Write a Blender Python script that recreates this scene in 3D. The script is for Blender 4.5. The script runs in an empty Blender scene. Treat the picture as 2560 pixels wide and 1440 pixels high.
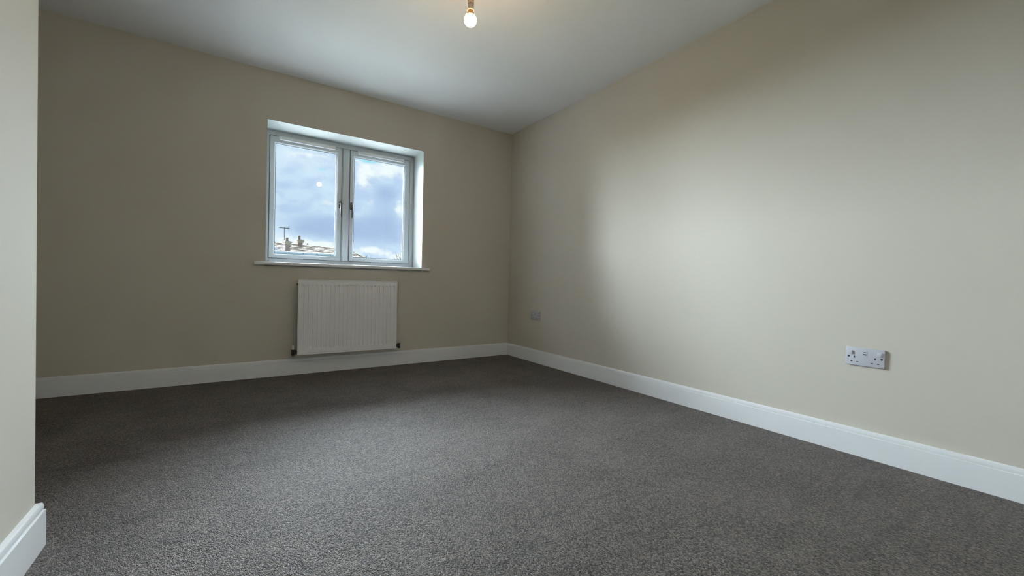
import bpy, bmesh, math, random
from mathutils import Vector, Matrix
random.seed(7)
PI = math.pi
scene = bpy.context.scene
COL = scene.collection

# ------------------------------------------------------------------ camera, sky, light, exposure
cam_d = bpy.data.cameras.new('camera')
cam = bpy.data.objects.new('camera', cam_d)
COL.objects.link(cam)
scene.camera = cam
cam_d.sensor_fit = 'HORIZONTAL'
cam_d.sensor_width = 36.0
cam_d.lens = 36.0 * 1028.39 / 2560.0
cam_d.clip_start = 0.02
cam_d.clip_end = 400
YAW, PITCH, ROLL = 0.5930787, -0.0137963, 0.0230392
fwd = Vector((math.sin(YAW) * math.cos(PITCH), math.cos(YAW) * math.cos(PITCH), math.sin(PITCH)))
rgt = fwd.cross(Vector((0, 0, 1))).normalized()
upv = rgt.cross(fwd)
r2 = math.cos(ROLL) * rgt + math.sin(ROLL) * upv
u2 = -math.sin(ROLL) * rgt + math.cos(ROLL) * upv
mw = Matrix((r2, u2, -fwd)).transposed().to_4x4()
mw.translation = Vector((-2.486925, -3.756408, 0.789674))
cam.matrix_world = mw

SKY_STRENGTH = 1.0
SUN_STRENGTH = 131.0
SUN_ANGLE = 85.0
SUN_ELEV = 23.0
SUN_AZ = -15.0
BULB_STRENGTH = 240.0
scene.view_settings.view_transform = 'Standard'
scene.view_settings.look = 'None'
scene.view_settings.gamma = 1.0
scene.view_settings.use_curve_mapping = False
scene.view_settings.exposure = 0.0
scene.cycles.use_denoising = True
scene.cycles.use_light_tree = False
scene.cycles.max_bounces = 7
scene.cycles.diffuse_bounces = 4
scene.cycles.glossy_bounces = 3
scene.cycles.transparent_max_bounces = 8
scene.cycles.sample_clamp_indirect = 40.0


def lin(h):
    h = h.lstrip('#')
    o = []
    for i in (0, 2, 4):
        c = int(h[i:i + 2], 16) / 255
        o.append(c / 12.92 if c <= 0.04045 else ((c + 0.055) / 1.055) ** 2.4)
    return (o[0], o[1], o[2], 1.0)


class NT:
    """small helper for node trees"""
    def __init__(self, tree):
        self.t = tree
        self.n = tree.nodes
        self.l = tree.links

    def add(self, typ, ins=None, **kw):
        nd = self.n.new(typ)
        for k, v in kw.items():
            setattr(nd, k, v)
        for k, v in (ins or {}).items():
            if isinstance(v, bpy.types.NodeSocket):
                self.l.new(v, nd.inputs[k])
            else:
                nd.inputs[k].default_value = v
        return nd

    def math(self, op, a, b=None, c=None, clamp=False):
        ins = {0: a}
        if b is not None:
            ins[1] = b
        if c is not None:
            ins[2] = c
        nd = self.add('ShaderNodeMath', ins, operation=op)
        nd.use_clamp = clamp
        return nd.outputs[0]

    def mix(self, f, a, b):
        nd = self.n.new('ShaderNodeMix')
        nd.data_type = 'RGBA'
        nd.clamp_factor = True
        for i, v in ((0, f), (6, a), (7, b)):
            if isinstance(v, bpy.types.NodeSocket):
                self.l.new(v, nd.inputs[i])
            else:
                nd.inputs[i].default_value = v
        return nd.outputs[2]

    def smooth(self, v, lo, hi):
        nd = self.add('ShaderNodeMapRange', {0: v, 1: lo, 2: hi, 3: 0.0, 4: 1.0})
        nd.interpolation_type = 'SMOOTHSTEP'
        return nd.outputs[0]


# ---- cloudy sky: procedural clouds in world directions
world = bpy.data.worlds.new('sky')
scene.world = world
world.use_nodes = True
W = NT(world.node_tree)
W.n.clear()
tc = W.add('ShaderNodeTexCoord')
vec = tc.outputs['Generated']
sep = W.add('ShaderNodeSeparateXYZ', {0: vec})
# clouds flatten towards the horizon
mp = W.add('ShaderNodeMapping', {0: vec})
mp.inputs['Scale'].default_value = (1.0, 1.0, 1.9)
n1 = W.add('ShaderNodeTexNoise', {'Vector': mp.outputs[0], 'Scale': 9.0, 'Detail': 7.0, 'Roughness': 0.55, 'Distortion': 0.25})
n2 = W.add('ShaderNodeTexNoise', {'Vector': mp.outputs[0], 'Scale': 26.0, 'Detail': 6.0, 'Roughness': 0.6, 'Distortion': 0.4})
n3 = W.add('ShaderNodeTexNoise', {'Vector': mp.outputs[0], 'Scale': 60.0, 'Detail': 4.0, 'Roughness': 0.6})
base = W.math('ADD', W.math('MULTIPLY', n1.outputs[0], 0.6), W.math('MULTIPLY', n2.outputs[0], 0.4))


def bump(direction, sx, sz):
    """soft cloud mass around a world direction (sx across, sz in height)"""
    d = Vector(direction).normalized()
    az = math.atan2(d.x, d.y)
    a = W.math('ARCTAN2', sep.outputs[0], sep.outputs[1])
    dx = W.math('DIVIDE', W.math('SUBTRACT', a, az), sx)
    dz = W.math('DIVIDE', W.math('SUBTRACT', sep.outputs[2], d.z), sz)
    q = W.math('ADD', W.math('MULTIPLY', dx, dx), W.math('MULTIPLY', dz, dz))
    return W.math('EXPONENT', W.math('MULTIPLY', q, -1.0))


brk = W.math('SUBTRACT', base, 0.5)
col = W.mix(W.smooth(base, 0.40, 0.58), lin('#B4D0F0'), lin('#CFE8FB'))
# grey-blue undersides
dk = None
for d, sx, sz, w in (((0.282, 0.939, 0.198), 0.035, 0.022, 1.0), ((0.153, 0.982, 0.109), 0.07, 0.022, .9),
                     ((0.267, 0.959, 0.099), 0.10, 0.025, 1.0), ((0.112, 0.977, 0.170), 0.05, 0.03, .35),
                     ((0.20, 0.96, 0.125), 0.12, 0.018, .5), ((0.285, 0.948, 0.150), 0.05, 0.035, .7)):
    b = W.math('MULTIPLY', bump(d, sx, sz), w)
    dk = b if dk is None else W.math('ADD', dk, b)
dk = W.smooth(W.math('ADD', dk, W.math('MULTIPLY', brk, 2.2)), 0.25, 1.15)
col = W.mix(dk, col, lin('#A3C0E6'))
# sunlit white cloud
wh = None
for d, sx, sz, w in (((0.295, 0.924, 0.243), 0.07, 0.020, 1.0), ((0.234, 0.951, 0.222), 0.016, 0.030, .95), ((0.252, 0.951, 0.182), 0.014, 0.028, .6),
                     ((0.150, 0.986, 0.074), 0.045, 0.008, 1.1), ((0.262, 0.961, 0.066), 0.040, 0.012, 1.1),
                     ((0.312, 0.938, 0.165), 0.012, 0.024, .8), ((0.08, 0.99, 0.078), 0.03, 0.012, .7), ((0.16, 0.97, 0.165), 0.03, 0.008, .5),
                     ((0.14, 0.96, 0.258), 0.08, 0.012, .55), ((0.31, 0.95, 0.052), 0.03, 0.010, .9), ((0.10, 0.98, 0.145), 0.05, 0.006, .4)):
    b = W.math('MULTIPLY', bump(d, sx, sz), w)
    wh = b if wh is None else W.math('ADD', wh, b)
wh = W.math('ADD', wh, W.math('MULTIPLY', brk, 2.0))
wh = W.math('ADD', wh, W.math('MULTIPLY', W.math('SUBTRACT', n3.outputs[0], 0.5), 0.9))
col = W.mix(W.smooth(wh, 0.30, 0.95), col, lin('#F2FCFF'))
# a few gaps of clear sky
gp = W.math('ADD', bump((0.242, 0.935, 0.262), 0.028, 0.009), W.math('MULTIPLY', bump((0.152, 0.961, 0.232), 0.016, 0.006), 0.7))
gp = W.math('ADD', gp, W.math('MULTIPLY', brk, 1.6))
col = W.mix(W.smooth(gp, 0.35, 1.0), col, lin('#93DDEE'))
# below the horizon the bright haze of the land
col = W.mix(W.smooth(sep.outputs[2], -0.01, -0.12), col, lin('#B9BDB8'))
bg = W.add('ShaderNodeBackground', {'Color': col, 'Strength': SKY_STRENGTH})
wo = W.add('ShaderNodeOutputWorld')
W.l.new(bg.outputs[0], wo.inputs[0])
world.cycles.sampling_method = 'NONE'


# overcast sun: the sun behind thin cloud, a very soft light coming towards the window
sd = bpy.data.lights.new('sun', 'SUN')
sd.energy = SUN_STRENGTH
sd.angle = math.radians(SUN_ANGLE)
sd.color = (0.83, 0.95, 1.05)
sun = bpy.data.objects.new('sun', sd)
COL.objects.link(sun)
el, az = math.radians(SUN_ELEV), math.radians(SUN_AZ)
to_sun = Vector((math.sin(az) * math.cos(el), math.cos(az) * math.cos(el), math.sin(el)))
sun.rotation_euler = (-to_sun).to_track_quat('-Z', 'Y').to_euler()
sun.location = (0, 8, 6)


# ------------------------------------------------------------------ materials
def material(name, color, rough=0.5, metal=0.0, fn=None, spec=0.5):
    m = bpy.data.materials.new(name)
    m.use_nodes = True
    N = NT(m.node_tree)
    p = N.n['Principled BSDF']
    p.inputs['Base Color'].default_value = lin(color) if isinstance(color, str) else color
    p.inputs['Roughness'].default_value = rough
    p.inputs['Metallic'].default_value = metal
    p.inputs['Specular IOR Level'].default_value = spec
    if fn:
        fn(N, p)
    return m


def fine(scale, amt, strength, dist=0.002, scale2=None):
    """slight tone variation and fine relief"""
    def f(N, p):
        c = tuple(p.inputs['Base Color'].default_value)
        co = N.add('ShaderNodeTexCoord').outputs['Object']
        n = N.add('ShaderNodeTexNoise', {'Vector': co, 'Scale': scale, 'Detail': 3.0})
        big = N.add('ShaderNodeTexNoise', {'Vector': co, 'Scale': scale2 or 1.3, 'Detail': 2.0})
        a = tuple(x * (1 - amt) for x in c[:3]) + (1,)
        b = tuple(min(1, x * (1 + amt)) for x in c[:3]) + (1,)
        N.l.new(N.mix(big.outputs[0], a, b), p.inputs['Base Color'])
        bp = N.add('ShaderNodeBump', {'Height': n.outputs[0], 'Strength': strength, 'Distance': dist})
        N.l.new(bp.outputs[0], p.inputs['Normal'])
    return f


def carpet_fn(N, p):
    co = N.add('ShaderNodeTexCoord').outputs['Object']
    # tufts: irregular cells about 4 mm across, with a wandering pile direction
    nap = N.add('ShaderNodeMapping', {0: co})
    nap.inputs['Rotation'].default_value = (0, 0, math.radians(30))
    nap.inputs['Scale'].default_value = (1.0, 0.6, 1.0)
    co0 = co
    co = nap.outputs[0]
    wob = N.add('ShaderNodeTexNoise', {'Vector': co, 'Scale': 120.0, 'Detail': 2.0})
    cov = N.add('ShaderNodeMix', {0: 0.006}, data_type='VECTOR')
    N.l.new(co, cov.inputs[4])
    N.l.new(wob.outputs['Color'], cov.inputs[5])
    v = N.add('ShaderNodeTexVoronoi', {'Vector': cov.outputs[1], 'Scale': 320.0, 'Randomness': 1.0})
    n1 = N.add('ShaderNodeTexNoise', {'Vector': co, 'Scale': 330.0, 'Detail': 2.5, 'Roughness': 0.7})
    n2 = N.add('ShaderNodeTexNoise', {'Vector': co, 'Scale': 130.0, 'Detail': 2.0})
    sepc = N.add('ShaderNodeSeparateColor', {0: v.outputs['Color']})
    t = N.math('ADD', N.math('MULTIPLY', sepc.outputs[0], 0.55), N.math('MULTIPLY', n1.outputs[0], 0.6))
    t = N.math('ADD', t, N.math('MULTIPLY', n2.outputs[0], 0.35))
    f = N.smooth(t, 0.50, 1.08)
    c = N.mix(f, lin('#16100C'), lin('#82756A'))
    # darker brown towards the rims of the tuft cells
    gap = N.smooth(v.outputs['Distance'], 0.55, 0.9)
    c = N.mix(N.math('MULTIPLY', gap, 0.75), c, lin('#1E1A17'))
    # brushed patches of pile
    co = co0
    pt = N.add('ShaderNodeTexNoise', {'Vector': co, 'Scale': 3.2, 'Detail': 3.0, 'Distortion': 0.7})
    c = N.mix(N.smooth(pt.outputs[0], 0.35, 0.7), c, N.mix(0.06, c, lin('#C8C0BA')))
    # long soft brush marks left in the pile
    mpb = N.add('ShaderNodeMapping', {0: co})
    mpb.inputs['Rotation'].default_value = (0, 0, math.radians(-38))
    mpb.inputs['Scale'].default_value = (0.8, 5.5, 1.0)
    br = N.add('ShaderNodeTexNoise', {'Vector': mpb.outputs[0], 'Scale': 2.6, 'Detail': 4.0, 'Roughness': 0.6, 'Distortion': 0.9})
    c = N.mix(N.math('MULTIPLY', N.smooth(br.outputs[0], 0.52, 0.70), 0.30), c, lin('#14100D'))
    N.l.new(c, p.inputs['Base Color'])
    h = N.math('SUBTRACT', N.math('MULTIPLY', n1.outputs[0], 0.8), v.outputs['Distance'])
    h = N.math('ADD', h, N.math('MULTIPLY', n2.outputs[0], 0.7))
    b = N.add('ShaderNodeBump', {'Height': h, 'Strength': 1.0, 'Distance': 0.006})
    N.l.new(b.outputs[0], p.inputs['Normal'])
    p.inputs['Sheen Weight'].default_value = 0.1
    p.inputs['Sheen Roughness'].default_value = 0.5
    p.inputs['Sheen Tint'].default_value = (0.9, 0.92, 0.95, 1)


M = {}
M['wall'] = material('cream_wall_paint', '#CAC5BA', 0.85, fn=fine(420, 0.012, 0.12, 0.0012), spec=0.12)
M['ceiling'] = material('white_ceiling_paint', '#E8EAEA', 0.8, fn=fine(300, 0.01, 0.08, 0.001), spec=0.2)
M['carpet'] = material('grey_brown_carpet', '#6F6862', 0.57, fn=carpet_fn, spec=0.42)
M['gloss'] = material('white_satin_woodwork', '#E6E8EA', 0.32, fn=fine(40, 0.01, 0.04, 0.001))
M['upvc'] = material('white_window_plastic', '#C6CED3', 0.28, fn=fine(30, 0.006, 0.02, 0.0005))
M['reveal'] = material('white_reveal_paint', '#B6BCBA', 0.55, fn=fine(300, 0.01, 0.08, 0.001))
M['gasket'] = material('grey_rubber_gasket', '#8A9498', 0.7)
M['seal'] = material('dark_rebate_seal', '#454D52', 0.7)
M['chrome'] = material('polished_chrome', '#75797D', 0.16, 1.0)
M['radiator'] = material('white_enamelled_steel', '#E6E7E8', 0.35, fn=fine(30, 0.006, 0.02, 0.0005))
M['dark'] = material('dark_slot', '#0A0B0E', 0.6)
M['plastic'] = material('white_moulded_plastic', '#BEC0C8', 0.4, fn=fine(60, 0.006, 0.02, 0.0004))
M['holder'] = material('white_lampholder_plastic', '#B9AFA6', 0.4)
M['collar'] = material('cream_bulb_base', '#B08A58', 0.5)
M['cable'] = material('white_flex', '#DAD6CF', 0.5)
M['capgrey'] = material('pale_valve_cap', '#B9B7B0', 0.5)
M['tile'] = material('weathered_roof_tile', '#837769', 0.85, fn=fine(9, 0.25, 0.4, 0.01, 6.0))
M['brick'] = material('weathered_chimney_brick', '#7C706C', 0.9, fn=fine(30, 0.18, 0.4, 0.01, 5.0))
M['render'] = material('pale_render', '#8A857A', 0.9, fn=fine(20, 0.06, 0.3, 0.01))
M['mortar'] = material('pale_mortar', '#80776C', 0.9)
M['pot'] = material('clay_chimney_pot', '#5E5852', 0.85, fn=fine(20, 0.1, 0.2, 0.005))
M['aerial'] = material('dull_aluminium', '#14171A', 0.8, 0.0)
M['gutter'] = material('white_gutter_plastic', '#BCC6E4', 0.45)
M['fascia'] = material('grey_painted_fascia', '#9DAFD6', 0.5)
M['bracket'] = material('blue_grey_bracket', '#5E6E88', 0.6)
M['bark'] = material('tree_bark', '#5A5048', 0.9, fn=fine(30, 0.15, 0.4, 0.01))
M['leaf'] = material('dark_green_leaf', '#4C5E48', 0.7)
M['ground'] = material('garden_grass', '#4F5A38', 0.95, fn=fine(4, 0.2, 0.3, 0.02))
M['bounce_paving'] = material('pale_bounce_paving', '#E2DFD8', 0.9, fn=fine(4, 0.08, 0.3, 0.02))


def glass_material():
    m = bpy.data.materials.new('clear_window_glass')
    m.use_nodes = True
    N = NT(m.node_tree)
    N.n.clear()
    fr = N.add('ShaderNodeFresnel', {'IOR': 1.5})
    tr = N.add('ShaderNodeBsdfTransparent', {'Color': (0.985, 0.995, 0.99, 1)})
    gl = N.add('ShaderNodeBsdfGlossy', {'Color': (1, 1, 1, 1), 'Roughness': 0.0})
    mx = N.add('ShaderNodeMixShader', {0: fr.outputs[0]})
    N.l.new(tr.outputs[0], mx.inputs[1])
    N.l.new(gl.outputs[0], mx.inputs[2])
    o = N.add('ShaderNodeOutputMaterial')
    N.l.new(mx.outputs[0], o.inputs[0])
    return m


M['glass'] = glass_material()


def bulb_material():
    m = bpy.data.materials.new('lit_frosted_bulb')
    m.use_nodes = True
    N = NT(m.node_tree)
    N.n.clear()
    e = N.add('ShaderNodeEmission', {'Color': (1.0, 0.66, 0.34, 1), 'Strength': BULB_STRENGTH})
    o = N.add('ShaderNodeOutputMaterial')
    N.l.new(e.outputs[0], o.inputs[0])
    return m


M['bulb'] = bulb_material()


# ------------------------------------------------------------------ geometry helpers
def add_box(bm, a, b, mat=None):
    x0, y0, z0 = a
    x1, y1, z1 = b
    vs = [bm.verts.new(v) for v in ((x0, y0, z0), (x1, y0, z0), (x1, y1, z0), (x0, y1, z0),
                                    (x0, y0, z1), (x1, y0, z1), (x1, y1, z1), (x0, y1, z1))]
    if mat is not None:
        for v in vs:
            v.co = mat @ v.co
    fs = []
    for f in ((0, 3, 2, 1), (4, 5, 6, 7), (0, 1, 5, 4), (1, 2, 6, 5), (2, 3, 7, 6), (3, 0, 4, 7)):
        fs.append(bm.faces.new([vs[i] for i in f]))
    return vs


def add_bevel_box(bm, a, b, r, seg=2, mat=None):
    t = bmesh.new()
    add_box(t, a, b)
    bmesh.ops.bevel(t, geom=t.edges[:], offset=r, segments=seg, profile=0.5, affect='EDGES')
    if mat is not None:
        bmesh.ops.transform(t, matrix=mat, verts=t.verts[:])
    me = bpy.data.meshes.new('tmp')
    t.to_mesh(me)
    t.free()
    bm.from_mesh(me)
    bpy.data.meshes.remove(me)


def add_lathe(bm, prof, n=24, mat=None, cap=True):
    """prof: list of (r, z); axis = z"""
    rings = []
    for r, z in prof:
        if r < 1e-6:
            rings.append([bm.verts.new((0, 0, z))])
        else:
            rings.append([bm.verts.new((r * math.cos(2 * PI * i / n), r * math.sin(2 * PI * i / n), z)) for i in range(n)])
    for a, b in zip(rings, rings[1:]):
        for i in range(n):
            j = (i + 1) % n
            if len(a) == 1 and len(b) == 1:
                continue
            if len(a) == 1:
                bm.faces.new((a[0], b[j], b[i]))
            elif len(b) == 1:
                bm.faces.new((a[i], a[j], b[0]))
            else:
                bm.faces.new((a[i], a[j], b[j], b[i]))
    if cap:
        if len(rings[0]) > 1:
            bm.faces.new(rings[0][::-1])
        if len(rings[-1]) > 1:
            bm.faces.new(rings[-1])
    vs = [v for r in rings for v in r]
    if mat is not None:
        for v in vs:
            v.co = mat @ v.co


def add_tube(bm, pts, rad, n=8):
    """tube along points; rad number or list"""
    pts = [Vector(p) for p in pts]
    if not isinstance(rad, (list, tuple)):
        rad = [rad] * len(pts)
    rings = []
    ref = Vector((0, 0, 1))
    for i, p in enumerate(pts):
        d = (pts[min(i + 1, len(pts) - 1)] - pts[max(i - 1, 0)]).normalized()
        r = ref if abs(d.dot(ref)) < 0.95 else Vector((1, 0, 0))
        a = d.cross(r).normalized()
        b = d.cross(a)
        rings.append([bm.verts.new(p + rad[i] * (math.cos(2 * PI * k / n) * a + math.sin(2 * PI * k / n) * b)) for k in range(n)])
    for a, b in zip(rings, rings[1:]):
        for k in range(n):
            j = (k + 1) % n
            bm.faces.new((a[k], a[j], b[j], b[k]))
    bm.faces.new(rings[0][::-1])
    bm.faces.new(rings[-1])


def add_sweep(bm, prof, path, closed=False):
    """prism: prof in (offset, z), path of (x, y, nx, ny): at each path point offsets run along (nx, ny)"""
    rings = []
    for x, y, nx, ny in path:
        rings.append([bm.verts.new((x + nx * o, y + ny * o, z)) for o, z in prof])
    m = len(prof)
    for a, b in zip(rings, rings[1:]):
        for k in range(m):
            j = (k + 1) % m
            bm.faces.new((a[k], a[j], b[j], b[k]))
    bm.faces.new(rings[0])
    bm.faces.new(rings[-1][::-1])


def obj(name, bm, mat, parent=None, smooth=False, world_origin=None, label=None):
    bmesh.ops.recalc_face_normals(bm, faces=bm.faces[:])
    me = bpy.data.meshes.new(name)
    if world_origin is not None:
        bmesh.ops.translate(bm, verts=bm.verts[:], vec=-Vector(world_origin))
    bm.to_mesh(me)
    bm.free()
    me.materials.append(mat)
    if smooth:
        for f in me.polygons:
            f.use_smooth = True
        try:
            me.set_sharp_from_angle(angle=math.radians(38))
        except Exception:
            pass
    o = bpy.data.objects.new(name, me)
    COL.objects.link(o)
    if world_origin is not None:
        o.location = world_origin
    if parent is not None:
        o.parent = parent
        # parents sit at their own location: keep child coordinates in the parent's frame
    if label:
        o['label'] = label
    return o


def thing(name, label=None, cat=None, loc=(0, 0, 0), group=None, kind=None, rotz=0.0):
    o = bpy.data.objects.new(name, None)
    COL.objects.link(o)
    o.location = loc
    o.rotation_euler = (0, 0, rotz)
    o.empty_display_size = 0.1
    tag(o, label, cat, group, kind)
    return o


def tag(o, label=None, cat=None, group=None, kind=None):
    if label:
        o['label'] = label
    if cat:
        o['category'] = cat
    if group:
        o['group'] = group
    if kind:
        o['kind'] = kind
    return o


def struct(name, bm, mat, label, cat):
    return tag(obj(name, bm, mat), label, cat, kind='structure')


# ------------------------------------------------------------------ the room
H = 2.4
XL, XJ, YJ, YB = -3.66, -2.95, -2.049, -4.05      # alcove wall, projecting wall, its corner, wall behind the camera
WX0, WX1, WZ0, WZ1 = -2.293, -1.003, 0.907, 2.022  # window opening
WY = 0.256                                         # face of the window frame
T = 0.12

bm = bmesh.new(); add_box(bm, (XL - T, YB - T, -0.12), (T, 0.34, 0.0))
struct('floor', bm, M['carpet'], 'short-pile flecked grey-brown carpet covering the bedroom floor', 'floor')
bm = bmesh.new(); add_box(bm, (XL - T, YB - T, H), (T, 0.34, H + 0.12))
struct('ceiling', bm, M['ceiling'], 'plain white ceiling with the bare bulb hanging from it', 'ceiling')
bm = bmesh.new()
add_box(bm, (XL - T, 0, 0), (WX0, 0.34, H))
add_box(bm, (WX1, 0, 0), (T, 0.34, H))
add_box(bm, (WX0, 0, 0), (WX1, 0.34, WZ0 - 0.03))
add_box(bm, (WX0, 0, WZ1), (WX1, 0.34, H))
struct('wall_back', bm, M['wall'], 'cream painted wall with the window and the radiator', 'wall')
bm = bmesh.new(); add_box(bm, (0, YB - T, 0), (T, 0, H))
struct('wall_right', bm, M['wall'], 'long blank cream wall on the right with two sockets', 'wall')
bm = bmesh.new(); add_box(bm, (XL - T, YJ, 0), (XL, 0, H))
struct('wall_alcove', bm, M['wall'], 'cream wall at the far left end of the window wall, behind the projecting corner', 'wall')
bm = bmesh.new(); add_box(bm, (XL - T, YB - T, 0), (XJ, YJ, H))
struct('wall_left', bm, M['wall'], 'near cream wall with a sharp corner at the left edge', 'wall')
bm = bmesh.new(); add_box(bm, (XJ, YB - T, 0), (0, YB, H))
struct('wall_front', bm, M['wall'], 'cream wall behind the viewpoint', 'wall')

# skirting boards: flat face, small ledge, upright band and sloping top
SK = [(0.0, 0.0), (0.018, 0.0), (0.018, 0.1020), (0.0174, 0.1040), (0.0120, 0.1046), (0.0116, 0.1062), (0.0142, 0.1080), (0.0145, 0.1165),
      (0.0142, 0.1180), (0.0128, 0.1240), (0.0112, 0.1265), (0.0100, 0.1270), (0.0, 0.1280)]


def skirting(name, path, label):
    b = bmesh.new()
    add_sweep(b, SK, path)
    return struct(name, b, M['gloss'], label, 'skirting board')


skirting('baseboard_back', [(XL, 0, 1, -1), (0, 0, -1, -1)], 'white moulded skirting board under the window and radiator')
skirting('baseboard_right', [(0, 0, -1, -1), (0, YB, -1, 1)], 'white moulded skirting board along the long right wall')
skirting('baseboard_left', [(XJ, YB, 1, 1), (XJ, YJ, 1, 1), (XL, YJ, 1, 1)], 'white skirting board turning the near corner at bottom left')
skirting('baseboard_alcove', [(XL, YJ, 1, 1), (XL, 0, 1, -1)], 'white skirting board at the far left end of the alcove')
skirting('baseboard_front', [(0, YB, -1, 1), (XJ, YB, 1, 1)], 'white skirting board behind the viewpoint')

# ------------------------------------------------------------------ window
win = thing('window_1', 'white two-casement window looking out on clouds and rooftops', 'window', (0, 0, 0), kind='structure')
# painted reveals lining the opening
bm = bmesh.new()
e = 0.003
add_box(bm, (WX0, -0.0005, WZ1 - e), (WX1, 0.30, WZ1 + 0.0005))
add_box(bm, (WX0 - 0.0005, -0.0005, WZ0), (WX0 + e, 0.30, WZ1))
add_box(bm, (WX1 - e, -0.0005, WZ0), (WX1 + 0.0005, 0.30, WZ1))
obj('window_reveal', bm, M['reveal'], win, label='white painted reveal around the window opening')
# window board
bm = bmesh.new()
add_bevel_box(bm, (WX0 - 0.077, -0.03, WZ0 - 0.026), (WX1 + 0.073, -0.0005, WZ0), 0.007, 3)
add_box(bm, (WX0, -0.02, WZ0 - 0.026), (WX1, WY + 0.05, WZ0))
obj('window_sill', bm, M['gloss'], win, smooth=True, label='white window board with a rounded front edge')

MX0, MX1 = -1.688, -1.616      # mullion
SZ0, SZ1 = 0.950, 1.974        # casement
LX0, LX1 = -2.256, MX0
RX0, RX1 = MX1, -1.050


def frame_ring(b, x0, x1, z0, z1, w, y0, y1, ix=None):
    """mitred rectangular frame; w=(left,right,bottom,top)"""
    l, r, bo, to = w
    out = [(x0, z0), (x1, z0), (x1, z1), (x0, z1)]
    inn = [(x0 + l, z0 + bo), (x1 - r, z0 + bo), (x1 - r, z1 - to), (x0 + l, z1 - to)]
    vs = []
    for y, pts in ((y0, out), (y0, inn), (y1, inn), (y1, out)):
        vs.append([b.verts.new((x, y, z)) for x, z in pts])
    for a, c in ((0, 1), (1, 2), (2, 3), (3, 0)):
        for i in range(4):
            j = (i + 1) % 4
            b.faces.new((vs[a][i], vs[a][j], vs[c][j], vs[c][i]))


bm = bmesh.new()
frame_ring(bm, WX0, WX1, WZ0, WZ1, (LX0 - WX0 - 0.002, WX1 - RX1 - 0.002, SZ0 - WZ0 - 0.002, WZ1 - SZ1 - 0.002), WY, WY + 0.07)
bmesh.ops.bevel(bm, geom=[ed for ed in bm.edges if all(abs(v.co.y - WY) < 1e-5 for v in ed.verts)
                          and min(abs(ed.verts[0].co.x - ed.verts[1].co.x), abs(ed.verts[0].co.z - ed.verts[1].co.z)) < 1e-5],
                offset=0.004, segments=2, affect='EDGES')
obj('outer_frame', bm, M['upvc'], win, smooth=True)
bm = bmesh.new()
add_box(bm, (MX0 + 0.002, WY, SZ0 - 0.002), (MX1 - 0.002, WY + 0.07, SZ1 + 0.002))
add_bevel_box(bm, (MX0 + 0.010, WY - 0.014, SZ0 - 0.002), (MX1 - 0.010, WY + 0.02, SZ1 + 0.002), 0.008, 3)
obj('mullion', bm, M['upvc'], win, smooth=True)


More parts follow.
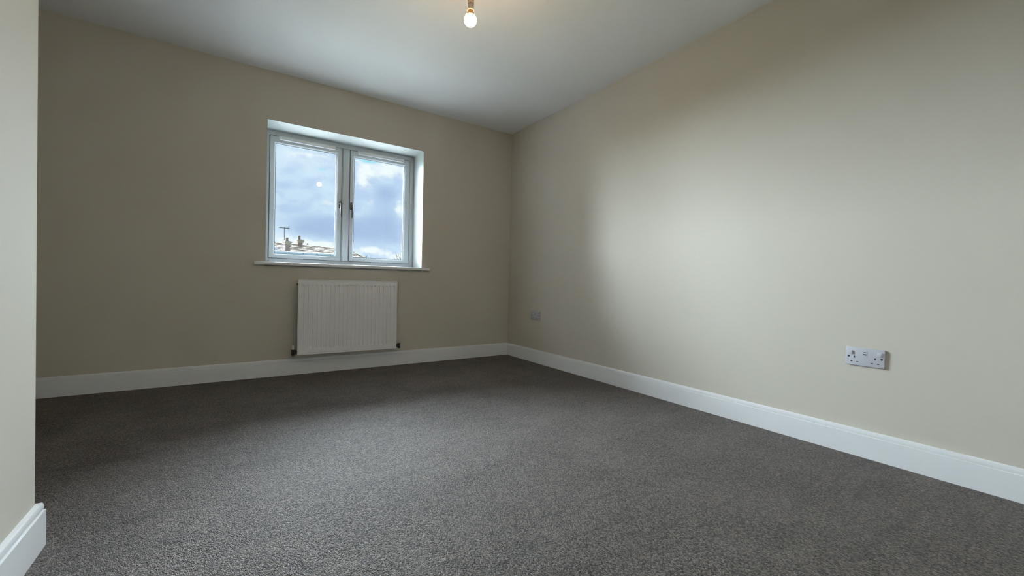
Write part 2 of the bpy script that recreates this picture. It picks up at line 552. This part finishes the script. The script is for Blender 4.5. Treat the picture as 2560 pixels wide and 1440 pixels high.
def casement(x0, x1, handle_side, slx, srx, vent):
    y0 = WY - 0.008
    b = bmesh.new()
    frame_ring(b, x0 + 0.0015, x1 - 0.0015, SZ0 + 0.001, SZ1 - 0.001, (slx, srx, 0.025, 0.045), y0, WY + 0.055)
    # glazing bead: sloping inner step
    s = obj('casement', b, M['upvc'], win)
    b = bmesh.new()
    gx0, gx1, gz0, gz1 = x0 + slx, x1 - srx, SZ0 + 0.026, SZ1 - 0.046
    w = 0.013
    out = [(gx0, gz0), (gx1, gz0), (gx1, gz1), (gx0, gz1)]
    inn = [(gx0 + w, gz0 + w), (gx1 - w, gz0 + w), (gx1 - w, gz1 - w), (gx0 + w, gz1 - w)]
    rows = []
    for y, pts in ((y0 + 0.001, out), (y0 + 0.003, [((a[0] * 2 + c[0]) / 3, (a[1] * 2 + c[1]) / 3) for a, c in zip(out, inn)]),
                   (y0 + 0.016, inn), (y0 + 0.0275, inn), (y0 + 0.0275, out)):
        rows.append([b.verts.new((x, y, z)) for x, z in pts])
    for a, c in zip(rows, rows[1:] + rows[:1]):
        for i in range(4):
            j = (i + 1) % 4
            b.faces.new((a[i], a[j], c[j], c[i]))
    obj('glazing_bead', b, M['upvc'], s)
    b = bmesh.new()
    frame_ring(b, gx0 + w - 0.002, gx1 - w + 0.002, gz0 + w - 0.002, gz1 - w + 0.002, (0.004,) * 4, y0 + 0.0135, y0 + 0.022)
    obj('gasket', b, M['gasket'], s)
    # dark rebate seal round the casement
    b = bmesh.new()
    frame_ring(b, x0 - 0.0022, x1 + 0.0022, SZ0 - 0.0025, SZ1 + 0.0025, (0.0045,) * 4, WY - 0.0030, WY + 0.03)
    obj('rebate_seal', b, M['seal'], s)
    for yy in (y0 + 0.020,):
        b = bmesh.new()
        add_box(b, (gx0 + w - 0.001, yy, gz0 + w - 0.001), (gx1 - w + 0.001, yy + 0.004, gz1 - w + 0.001))
        obj('glass_pane', b, M['glass'], s)
    # trickle vent along the top rail
    b = bmesh.new()
    v0, v1 = vent
    add_bevel_box(b, (v0, y0 - 0.011, SZ1 - 0.018), (v1, y0 + 0.001, SZ1 + 0.005), 0.003, 2)
    add_bevel_box(b, (v0 + 0.004, y0 - 0.017, SZ1 - 0.029), (v1 - 0.004, y0 + 0.001, SZ1 - 0.016), 0.004, 2)
    obj('trickle_vent', b, M['gloss'], s, smooth=True)
    # espagnolette handle
    hx = handle_side
    hb = bmesh.new()
    add_bevel_box(hb, (hx - 0.011, y0 - 0.010, 1.425), (hx + 0.011, y0, 1.492), 0.006, 3)
    add_lathe(hb, [(0.010, 0.0), (0.010, 0.020), (0.0115, 0.024), (0.0115, 0.034), (0.008, 0.040), (0.0, 0.041)], 16,
              Matrix.Translation((hx, y0 - 0.008, 1.462)) @ Matrix.Rotation(PI / 2, 4, 'X'))
    pts = [(hx, y0 - 0.042, 1.468), (hx, y0 - 0.045, 1.450), (hx, y0 - 0.047, 1.425), (hx, y0 - 0.046, 1.39), (hx, y0 - 0.042, 1.36), (hx, y0 - 0.038, 1.342)]
    add_tube(hb, pts, [0.009, 0.0085, 0.0068, 0.0072, 0.0066, 0.004], 12)
    obj('window_handle', hb, M['chrome'], s, smooth=True, label='curved chrome window handle')
    return s


casement(LX0, LX1, -1.699, 0.030, 0.034, (-2.192, -1.744))
casement(RX0, RX1, -1.602, 0.026, 0.044, (-1.552, -1.112))

# ------------------------------------------------------------------ radiator
RXa, RXb, RZa, RZb = -2.069, -1.269, 0.168, 0.772
RY = -0.100
rad = thing('radiator', 'white ribbed panel radiator fixed to the wall under the window', 'radiator', ((RXa + RXb) / 2, -0.06, RZa))
ox, oy, oz = (RXa + RXb) / 2, -0.06, RZa


def L(b):
    bmesh.ops.translate(b, verts=b.verts[:], vec=(-ox, -oy, -oz))
    return b


# pressed front panel: a height field with 23 recessed flutes
bm = bmesh.new()
pitch = (RXb - RXa) / 24
xs = [(0.0, 0), (0.006, 0)]
xs = [0.0, 0.004, 0.0065, 0.0095]
flute = []
for k in range(1, 24):
    c = pitch * k
    flute += [(c - 0.0100, 0), (c - 0.0058, 1), (c + 0.0058, 1), (c + 0.0100, 0)]
cols = [(0.0, 0, 'rim0'), (0.0045, 0, 'rim'), (0.007, 0, 'rim'), (0.0095, 0, 'rimin')]
cols = [(0.0, 0), (0.0045, 0), (0.0065, -0.5), (0.009, -0.5), (0.0105, 0)] + flute + \
       [(0.8 - 0.0105, 0), (0.8 - 0.009, -0.5), (0.8 - 0.0065, -0.5), (0.8 - 0.0045, 0), (0.8, 0)]
HH = RZb - RZa
rows_z = [(0.0, 0), (0.006, 0), (0.009, -0.5), (0.0115, -0.5), (0.014, 0), (0.046, 0), (0.056, 1), (HH - 0.046, 1), (HH - 0.038, 0),
          (HH - 0.012, 0), (HH - 0.0095, -0.4), (HH - 0.007, -0.4), (HH - 0.0045, 0), (HH, 0)]
D = 0.0055
grid = []
for zi, (zz, zf) in enumerate(rows_z):
    row = []
    for xi, (xx, xf) in enumerate(cols):
        d = 0.0
        inside = 5 <= xi < len(cols) - 5
        zin = 4 <= zi <= 9
        if inside and zf == 1 and xf == 1:
            d = D
        if not inside and xf < 0 and 2 <= zi <= len(rows_z) - 3:
            d = 0.0016
        if zf < 0 and 2 <= xi <= len(cols) - 3:
            d = 0.0016
        row.append(bm.verts.new((RXa + xx, RY + d, RZa + zz)))
    grid.append(row)
for a, b_ in zip(grid, grid[1:]):
    for i in range(len(a) - 1):
        bm.faces.new((a[i], a[i + 1], b_[i + 1], b_[i]))
# back of the pressed panel
back = [bm.verts.new(v) for v in ((RXa, RY + 0.012, RZa), (RXb, RY + 0.012, RZa), (RXb, RY + 0.012, RZb), (RXa, RY + 0.012, RZb))]
bm.faces.new(back)
bm.faces.new([r[0] for r in grid] + [back[3], back[0]])
bm.faces.new([r[-1] for r in grid][::-1] + [back[1], back[2]])
bm.faces.new(grid[0][::-1] + [back[0], back[1]])
bm.faces.new(grid[-1] + [back[2], back[3]])
obj('front_panel', L(bm), M['radiator'], rad)
# convector fins behind the panel, joined: far too many thin folds to pick apart
bm = bmesh.new()
k = 0
xx = RXa + 0.035
while xx < RXb - 0.035:
    add_box(bm, (xx, RY + 0.012, RZa + 0.03), (xx + 0.001, RY + 0.064, RZb - 0.02))
    xx += 0.0125
o = obj('convector_fins', L(bm), M['radiator'], rad)
o['kind'] = 'stuff'
bm = bmesh.new()
add_bevel_box(bm, (RXa + 0.022, RY + 0.065, RZa), (RXb - 0.022, RY + 0.077, RZb), 0.003, 2)
obj('rear_panel', L(bm), M['radiator'], rad, smooth=True)
# top grille strip and the horizontal water ways
bm = bmesh.new()
add_bevel_box(bm, (RXa + 0.0, RY - 0.0015, RZb - 0.004), (RXb, RY + 0.012, RZb + 0.003), 0.0025, 2)
obj('top_edge', L(bm), M['radiator'], rad, smooth=True)
bm = bmesh.new()
add_tube(bm, [(RXa + 0.006, RY + 0.020, RZa + 0.028), (RXb - 0.006, RY + 0.020, RZa + 0.028)], 0.013, 16)
obj('water_rail', L(bm), M['radiator'], rad, smooth=True)
bm = bmesh.new()
add_tube(bm, [(RXa + 0.006, RY + 0.020, RZb - 0.036), (RXb - 0.006, RY + 0.020, RZb - 0.036)], 0.013, 16)
obj('water_rail', L(bm), M['radiator'], rad, smooth=True)
for bx in (RXa + 0.13, RXb - 0.15):
    bm = bmesh.new()
    add_box(bm, (bx, RY + 0.0775, RZa + 0.06), (bx + 0.03, 0.0, RZb - 0.05))
    obj('wall_bracket', L(bm), M['radiator'], rad)
bm = bmesh.new()
add_lathe(bm, [(0.0075, 0), (0.0075, 0.010), (0.004, 0.011), (0.004, 0.016), (0.0, 0.016)], 10,
          Matrix.Translation((RXa + 0.006, RY + 0.020, RZb - 0.036)) @ Matrix.Rotation(-PI / 2, 4, 'Y'))
obj('bleed_valve', L(bm), M['chrome'], rad, smooth=True, label='small bleed nipple at the top left end')
for side, bx in ((-1, RXa), (1, RXb)):
    # lockshield valve: union nut, body, elbow to the wall, pale cap on top
    bm = bmesh.new()
    y = RY + 0.020
    zc = RZa + 0.028 - 0.004
    rot = Matrix.Rotation(side * PI / 2, 4, 'Y')
    add_lathe(bm, [(0.012, -0.006), (0.012, 0.004), (0.016, 0.005), (0.016, 0.016), (0.011, 0.018), (0.011, 0.022)], 6,
              Matrix.Translation((bx, y, zc)) @ rot)
    cx = bx + side * 0.029
    add_lathe(bm, [(0.0, -0.026), (0.010, -0.025), (0.0145, -0.020), (0.0150, -0.012), (0.0115, -0.010), (0.0120, 0.010), (0.0150, 0.012),
                   (0.0150, 0.021), (0.011, 0.023)], 16, Matrix.Translation((cx, y, zc)))
    add_tube(bm, [(cx, y, zc - 0.014), (cx, y + 0.02, zc - 0.014), (cx, 0.0, zc - 0.014)], 0.0078, 12)
    v = obj('radiator_valve', L(bm), M['chrome'], rad, smooth=True, label='chrome lockshield valve at the foot of the radiator')
    bm = bmesh.new()
    add_lathe(bm, [(0.0105, 0.023), (0.0105, 0.052), (0.0085, 0.057), (0.0, 0.058)], 16, Matrix.Translation((cx, y, zc)))
    obj('valve_cap', L(bm), M['capgrey'], v, smooth=True, label='pale plastic valve cap')


# ------------------------------------------------------------------ sockets on the right wall
def socket(yc, zc, label):
    """plate lies on x=0, facing -x; local u runs along -y (left to right seen from the room)"""
    t = thing('wall_socket', label, 'socket', (0, yc, zc), group='double sockets on the right wall')

    def P(u, v, d):      # u right, v up, d out of the wall (metres)
        return (-d, -u, v)

    def bb(b, u0, u1, v0, v1, d0, d1, r=None, rot=None, seg=2):
        tmp = bmesh.new()
        add_box(tmp, (-d1, -u1, v0), (-d0, -u0, v1))
        if r:
            bmesh.ops.bevel(tmp, geom=tmp.edges[:], offset=r, segments=seg, profile=0.5, affect='EDGES')
        if rot is not None:
            bmesh.ops.transform(tmp, matrix=rot, verts=tmp.verts[:])
        me = bpy.data.meshes.new('tmp')
        tmp.to_mesh(me)
        tmp.free()
        b.from_mesh(me)
        bpy.data.meshes.remove(me)

    b = bmesh.new()
    bb(b, -0.073, 0.073, -0.043, 0.043, 0.0, 0.0095, 0.003, seg=3)
    obj('face_plate', b, M['plastic'], t, smooth=True)
    F = 0.0095
    for s in (-1, 1):
        # rocker switch, tilted as when switched on
        b = bmesh.new()
        cu = s * 0.054
        cv = 0.0190
        rot = Matrix.Translation((-F, -cu, cv)) @ Matrix.Rotation(math.radians(9), 4, 'Y') @ Matrix.Translation((F, cu, -cv))
        bb(b, cu - 0.0075, cu + 0.0075, cv - 0.009, cv + 0.009, F - 0.004, F + 0.0048, 0.001, rot)
        obj('rocker_switch', b, M['plastic'], t, smooth=True)
        cu = s * 0.0385
        b = bmesh.new()
        bb(b, cu - 0.0022, cu + 0.0022, -0.0068, 0.0022, F - 0.001, F + 0.0003)
        for k in (-1, 1):
            bb(b, cu + k * 0.0112 - 0.0036, cu + k * 0.0112 + 0.0036, -0.0265, -0.0225, F - 0.001, F + 0.0003)
        obj('pin_slots', b, M['dark'], t, label='three dark pin slots')
        # fixing screw in its well
        b = bmesh.new()
        add_lathe(b, [(0.0042, 0), (0.0042, 0.0003)], 16, Matrix.Translation((-F, -s * 0.0615, -0.0015)) @ Matrix.Rotation(-PI / 2, 4, 'Y'))
        w = obj('screw_well', b, M['dark'], t)
        b = bmesh.new()
        add_lathe(b, [(0.0030, 0), (0.0028, 0.0007), (0.0, 0.0008)], 12, Matrix.Translation((-F, -s * 0.0615, -0.0015)) @ Matrix.Rotation(-PI / 2, 4, 'Y'))
        obj('screw', b, M['chrome'], w, smooth=True)
    b = bmesh.new()
    bb(b, -0.0105, 0.0105, 0.0050, 0.0300, F - 0.003, F + 0.0006, 0.0005)
    ub = obj('charging_module', b, M['plastic'], t)
    b = bmesh.new()
    bb(b, -0.0068, 0.0068, 0.0098, 0.0150, F, F + 0.0010)
    obj('charging_port', b, M['dark'], ub, label='wide dark charging port')
    b = bmesh.new()
    bb(b, -0.0045, 0.0045, 0.0218, 0.0244, F, F + 0.0010)
    obj('charging_port', b, M['dark'], ub, label='narrow dark charging port')
    return t


socket(-0.503, 0.466, 'white double socket low on the right wall near the far corner')
socket(-3.082, 0.4725, 'nearest white double socket with charging ports on the right wall')

# ------------------------------------------------------------------ pendant light
BX, BY, BZ = -1.537, -1.925, 2.079
pen = thing('pendant_light', 'bare lit warm-white bulb hanging from a white lampholder on the ceiling', 'lamp', (BX, BY, H))
dz = BZ - H
bm = bmesh.new()
# globe of the bulb
prof = []
for i in range(0, 13):
    a = -PI / 2 + (PI * 0.73) * i / 12
    prof.append((max(0.0, 0.0305 * math.cos(a)), dz + 0.0305 * math.sin(a)))
prof[0] = (0.0, dz - 0.0305)
add_lathe(bm, prof, 32)
bulb = obj('light_bulb', bm, M['bulb'], pen, smooth=True, label='glowing frosted bulb')
r_end, z_end = prof[-1]
bm = bmesh.new()
add_lathe(bm, [(r_end, z_end), (0.0185, dz + 0.031), (0.0155, dz + 0.042), (0.0145, dz + 0.050)], 28)
obj('bulb_collar', bm, M['collar'], bulb, smooth=True, label='tapering neck of the bulb')
bm = bmesh.new()
add_lathe(bm, [(0.0155, dz + 0.046), (0.0172, dz + 0.046), (0.0172, dz + 0.053), (0.0158, dz + 0.054), (0.0162, dz + 0.080), (0.0150, dz + 0.083),
               (0.0168, dz + 0.084), (0.0160, dz + 0.100), (0.0120, dz + 0.116), (0.0060, dz + 0.124), (0.0045, dz + 0.132)], 28)
obj('lamp_holder', bm, M['holder'], pen, smooth=True)
bm = bmesh.new()
add_tube(bm, [(0, 0, dz + 0.126), (0, 0, -0.02)], 0.0032, 10)
obj('flex', bm, M['cable'], pen, smooth=True)
bm = bmesh.new()
add_lathe(bm, [(0.0, -0.032), (0.008, -0.032), (0.012, -0.026), (0.030, -0.022), (0.038, -0.012), (0.040, 0.0)], 32)
obj('ceiling_rose', bm, M['plastic'], pen, smooth=True)

# ------------------------------------------------------------------ outside
GZ = -2.75
# back gardens, and unseen pale paving added to bounce daylight onto the ceiling
bm = bmesh.new(); add_box(bm, (-60, 9.0, GZ - 0.3), (70, 110, GZ))
tag(obj('ground', bm, M['ground']), 'grassed ground between the houses', 'ground', kind='structure')
bm = bmesh.new(); add_box(bm, (-14, 0.34, GZ - 0.3), (12, 9.0, GZ))
tag(obj('bounce_paving', bm, M['bounce_paving']), 'unseen pale paving added below the window to bounce daylight inside', 'paving', kind='structure')
# main house: tiled hipped roof, two chimneys
A = Vector((0.598, 42.0, 4.067))
U = Vector((0.936, 0.352, 0)).normalized()     # along the ridge
V = Vector((U.y, -U.x, 0))                     # towards the window
house = thing('house', 'house with a tiled hipped roof and two chimneys seen through the window', 'house', (A.x, A.y, GZ), rotz=math.atan2(U.y, U.x))
RH = A.z - GZ                                   # ridge height over ground
HLc, HR = -9.0, 7.7                              # ridge ends along local x
DP, DR = 5.0, 2.9                               # slope: run and drop
# local frame: x along the ridge, -y towards the window
bm = bmesh.new()
add_box(bm, (HLc - 3.6, -DP + 0.35, 0), (HR + 3.4, DP - 0.35, RH - DR + 0.1))
obj('house_walls', bm, M['render'], house)
bm = bmesh.new()
hl, hr = (HLc - 4, HR + 3.8)
v = [bm.verts.new(c) for c in ((HLc, 0, RH - 0.06), (HR, 0, RH - 0.06), (hr, -DP, RH - DR - 0.06), (hl, -DP, RH - DR - 0.06), (hr, DP, RH - DR - 0.06), (hl, DP, RH - DR - 0.06))]
bm.faces.new((v[3], v[2], v[1], v[0]))
bm.faces.new((v[0], v[1], v[4], v[5]))
bm.faces.new((v[1], v[2], v[4]))
bm.faces.new((v[0], v[5], v[3]))
bm.faces.new((v[2], v[3], v[5], v[4]))
obj('roof_deck', bm, M['mortar'], house)
# individual tiles on the slope that shows, courses lapping each other
bm = bmesh.new()
sl = math.hypot(DP, DR)
ncourse = 19
for c in range(ncourse):
    s0 = sl * c / ncourse
    s1 = sl * (c + 1) / ncourse
    f = (s0 + s1) / 2 / sl
    xa = HLc + (hl - HLc) * f
    xb = HR + (hr - HR) * f
    x = xa + (0.15 if c % 2 else 0.0)
    while x < xb - 0.28:
        lift = 0.05 + random.uniform(-0.012, 0.02)
        y0_, z0_ = -DP * s0 / sl, RH - DR * s0 / sl
        y1_, z1_ = -DP * s1 / sl, RH - DR * s1 / sl
        q = [(x + 0.01, y0_, z0_ - 0.01), (x + 0.30, y0_, z0_ - 0.01), (x + 0.30, y1_, z1_ + lift), (x + 0.01, y1_, z1_ + lift)]
        vv = [bm.verts.new(p_) for p_ in q] + [bm.verts.new((p_[0], p_[1], p_[2] - 0.045)) for p_ in q]
        bm.faces.new(vv[:4])
        bm.faces.new((vv[3], vv[2], vv[6], vv[7]))
        bm.faces.new((vv[0], vv[3], vv[7], vv[4]))
        bm.faces.new((vv[1], vv[5], vv[6], vv[2]))
        x += 0.31
o = obj('roof_tiles', bm, M['tile'], house, label='courses of weathered roof tiles')
o['kind'] = 'stuff'
bm = bmesh.new()
x = HLc
while x < HR - 0.2:
    add_tube(bm, [(x, 0, RH - 0.05), (x + 0.43, 0, RH - 0.05)], [0.13, 0.12], 8)
    x += 0.45
dv = Vector((hr - HR, -DP, -DR))
n_ = 14
for i in range(n_):
    p0 = Vector((HR, 0, RH - 0.02)) + dv * (i / n_)
    p1 = Vector((HR, 0, RH - 0.02)) + dv * ((i + 0.94) / n_)
    add_tube(bm, [p0, p1], [0.12, 0.11], 8)
o = obj('ridge_tiles', bm, M['tile'], house)
o['kind'] = 'stuff'


def chimney(world_xy, w, d, top, zb, cap_h, pot_h, name='chimney'):
    """brick stack as a part of the house with corbelled cap and clay pot"""
    loc = house_inv @ Vector((world_xy[0], world_xy[1], 0))
    x, y = loc.x, loc.y
    g = GZ
    b = bmesh.new()
    # brick courses
    z = zb - g
    zt = top - cap_h - g
    c = 0
    while z < zt - 1e-3:
        h = min(0.072, zt - z)
        off = 0.11 if c % 2 else 0.0
        xx = x - w / 2
        while xx < x + w / 2 - 1e-3:
            wd = 0.215 if (xx > x - w / 2 + 1e-3 or not off) else 0.10
            x1 = min(xx + wd, x + w / 2)
            add_box(b, (xx + 0.006, y - d / 2 - random.uniform(0, .008), z), (x1 - 0.006, y + d / 2, z + h))
            xx = x1 + 0.0
        z += 0.084
        c += 1
    st = obj(name, b, M['brick'], house)
    b = bmesh.new()
    add_box(b, (x - w / 2 + 0.02, y - d / 2 + 0.02, zb - g), (x + w / 2 - 0.02, y + d / 2 - 0.02, zt))
    obj('mortar_core', b, M['mortar'], st)
    b = bmesh.new()
    add_box(b, (x - w / 2 - 0.05, y - d / 2 - 0.05, zt), (x + w / 2 + 0.05, y + d / 2 + 0.05, zt + cap_h * 0.45))
    add_box(b, (x - w / 2 - 0.10, y - d / 2 - 0.10, zt + cap_h * 0.45), (x + w / 2 + 0.10, y + d / 2 + 0.10, zt + cap_h * 0.85))
    add_box(b, (x - w / 2 + 0.05, y - d / 2 + 0.05, zt + cap_h * 0.85), (x + w / 2 - 0.05, y + d / 2 - 0.05, zt + cap_h))
    obj('chimney_cap', b, M['render'], st)
    b = bmesh.new()
    zt = top - g
    add_lathe(b, [(0.15, -0.03), (0.13, 0.03), (0.115, pot_h * .75), (0.15, pot_h * 0.8), (0.15, pot_h), (0.11, pot_h), (0.10, pot_h * .6), (0.0, pot_h * .6)], 14,
              Matrix.Translation((x, y, zt)))
    obj('chimney_pot', b, M['pot'], st, smooth=True)
    return st


house_inv = (Matrix.Translation((A.x, A.y, 0)) @ Matrix.Rotation(math.atan2(U.y, U.x), 4, 'Z')).inverted()
chimney((1.50, 40.0), 0.46, 0.42, 4.19, 2.6, 0.36, 0.28)
chimney((2.86, 42.9), 0.50, 0.45, 4.63, 3.5, 0.34, 0.36)
# white verge board of the small front gable at the left end
bm = bmesh.new()
pa, pb = house_inv @ Vector((0.10, 39.6, 0)), house_inv @ Vector((1.0, 39.6, 0))
add_tube(bm, [(pa.x, pa.y, 3.93 - GZ), (pb.x, pb.y, 3.02 - GZ)], 0.07, 6)
obj('verge_board', bm, M['gutter'], house, label='white sloping verge board')
bm = bmesh.new()
q = [(pa.x - 1.2, pa.y + 0.05, 2.9 - GZ), (pa.x + 0.95, pa.y + 0.05, 2.9 - GZ), (pa.x - 0.1, pa.y + 0.05, 3.95 - GZ)]
vs0 = [bm.verts.new(c) for c in q]
vs1 = [bm.verts.new((c[0], c[1] + 2.0, c[2])) for c in q]
bm.faces.new(vs0)
bm.faces.new(vs1[::-1])
for i in range(3):
    bm.faces.new((vs0[i], vs0[(i + 1) % 3], vs1[(i + 1) % 3], vs1[i]))
obj('front_gable', bm, M['brick'], house)

# television aerial on the nearer chimney
ae = thing('television_aerial', 'television aerial on a tall mast beside the left chimney', 'aerial', (1.33, 40.45, 3.62))
bm = bmesh.new()
add_tube(bm, [(0, 0, -0.3), (0, 0, 1.84)], 0.028, 8)
obj('mast', bm, M['aerial'], ae)
bm = bmesh.new()
add_box(bm, (-0.46, -0.03, 1.76), (0.42, 0.03, 1.82))
for i in range(14):
    x = -0.44 + i * 0.052
    add_box(bm, (x - 0.008, -0.16, 1.782), (x + 0.008, 0.16, 1.798))
obj('boom', bm, M['aerial'], ae, label='boom with short director rods')
bm = bmesh.new()
for k, ang in enumerate((58, 38, -38, -58)):
    a = math.radians(ang)
    for q_ in (0.08, 0.16, 0.24):
        x, z = 0.24 + 0.5 * q_ * abs(math.cos(a)) * 1.6, 1.79 + q_ * math.sin(a) * 1.4
        add_box(bm, (x - 0.009, -0.2, z - 0.009), (x + 0.009, 0.2, z + 0.009))
for a0 in (52, -52):
    a = math.radians(a0)
    add_tube(bm, [(0.22, 0, 1.79), (0.22 + 0.30 * math.cos(a), 0, 1.79 + 0.34 * math.sin(a))], 0.014, 6)
obj('reflector', bm, M['aerial'], ae)

# flat-roofed block in front of the house, its gutter with brackets runs along the bottom of the left pane
blk = thing('flat_roofed_building', 'low flat-roofed block with a pale gutter in front of the tiled house', 'building', (-3.0, 30.0, GZ))
bm = bmesh.new()
add_box(bm, (-3.6, 0.15, 0), (7.2, 2.6, 2.60 - GZ - 0.3))
obj('building_walls', bm, M['render'], blk)
bm = bmesh.new()
add_box(bm, (-3.7, 0.06, 2.30 - GZ), (7.3, 2.7, 2.62 - GZ))
obj('fascia', bm, M['fascia'], blk)
bm = bmesh.new()
add_tube(bm, [(-3.7, 0.0, 2.60 - GZ), (7.3, 0.0, 2.60 - GZ)], 0.055, 10)
obj('gutter', bm, M['gutter'], blk, smooth=True)
x = 3.0 - 0.2
i = 0
while x < 7.2:
    bm = bmesh.new()
    add_box(bm, (x - 0.03, -0.075, 2.52 - GZ), (x + 0.03, 0.07, 2.60 - GZ))
    obj('gutter_bracket', bm, M['bracket'], blk)
    x += 0.93

# distant gable with a finial, beyond the ridge
far = thing('far_house', 'distant house whose gable peak just shows beyond the tiled ridge', 'house', (5.6, 58.0, GZ))
bm = bmesh.new()
add_box(bm, (-3.5, 0, 0), (3.5, 6, 3.0 - GZ))
obj('house_walls', bm, M['render'], far)
bm = bmesh.new()
pk = 5.25 - GZ
q = [(-4.4, -0.2, pk - 2.4), (4.4, -0.2, pk - 2.4), (0, -0.2, pk)]
vs0 = [bm.verts.new(c) for c in q]
vs1 = [bm.verts.new((c[0], c[1] + 6.4, c[2])) for c in q]
bm.faces.new(vs0)
bm.faces.new(vs1[::-1])
for i in range(3):
    bm.faces.new((vs0[i], vs0[(i + 1) % 3], vs1[(i + 1) % 3], vs1[i]))
obj('gable_roof', bm, M['render'], far)
bm = bmesh.new()
add_lathe(bm, [(0.10, -0.1), (0.12, 0.05), (0.05, 0.1), (0.09, 0.18), (0.0, 0.26)], 10, Matrix.Translation((0, -0.1, pk)))
obj('finial', bm, M['aerial'], far, smooth=True)


# trees whose twigs reach up into the right pane
def tree(label, x, y, tips, seed, trunk_top):
    rnd = random.Random(seed)
    t = thing('tree', label, 'tree', (x, y, GZ))
    b = bmesh.new()
    add_tube(b, [(0, 0, 0), (0.05, 0, (trunk_top - GZ) * 0.5), (0, 0, trunk_top - GZ)], [0.14, 0.10, 0.05], 8)
    obj('trunk', b, M['bark'], t, smooth=True)
    b = bmesh.new()
    lb = bmesh.new()
    for tx, ty, tz, nl in tips:
        e_ = Vector((tx - x, ty - y, tz - GZ))
        s_ = Vector((0, 0, trunk_top - GZ - rnd.uniform(0.1, 0.8)))
        mid = (s_ + e_) / 2 + Vector((rnd.uniform(-.1, .1), rnd.uniform(-.1, .1), -0.10 * (e_ - s_).length))
        add_tube(b, [s_, mid, e_], [0.030, 0.018, 0.007], 6)
        for _ in range(nl):
            f_ = rnd.uniform(0.55, 1.0)
            c = s_.lerp(e_, f_) + Vector([rnd.uniform(-.05, .05) for _ in range(3)])
            dirv = Vector([rnd.uniform(-1, 1) for _ in range(3)]).normalized()
            sd_ = dirv.cross(Vector((0, 0, 1))).normalized() * 0.022
            ln = dirv * rnd.uniform(0.06, 0.10)
            q4 = [c, c + ln * .5 + sd_, c + ln, c + ln * .5 - sd_]
            lb.faces.new([lb.verts.new(p_) for p_ in q4])
    obj('branches', b, M['bark'], t, smooth=True)
    o_ = obj('leaves', lb, M['leaf'], t)
    o_['kind'] = 'stuff'
    return t


tree('thin twiggy tree whose branches show at the bottom right corner of the right pane', 7.6, 25.4,
     [(7.30, 25, 2.92, 16), (7.10, 25, 2.62, 14), (6.95, 25, 2.50, 12), (6.72, 25, 2.36, 10), (7.25, 25.1, 2.72, 14), (7.0, 25.3, 2.75, 6), (7.36, 25, 2.6, 16), (7.9, 25, 3.0, 14),
      (7.42, 25.2, 2.45, 12), (7.6, 25.2, 3.1, 14), (6.85, 25.1, 2.28, 10)], 3, 2.2)
tree('small sapling whose leaf tips show low in the middle of the right pane', 4.95, 25.2,
     [(4.80, 25, 2.42, 5), (4.95, 25, 2.46, 5), (5.19, 25, 2.36, 4), (4.9, 25.3, 2.30, 4)], 5, 2.0)
tree('slender tree behind the mullion, one leafy twig at left of the right pane', 3.80, 25.2,
     [(4.07, 25, 3.38, 5), (3.7, 25, 3.5, 10), (3.5, 25.2, 3.2, 10), (3.85, 25.1, 3.05, 8)], 9, 2.6)
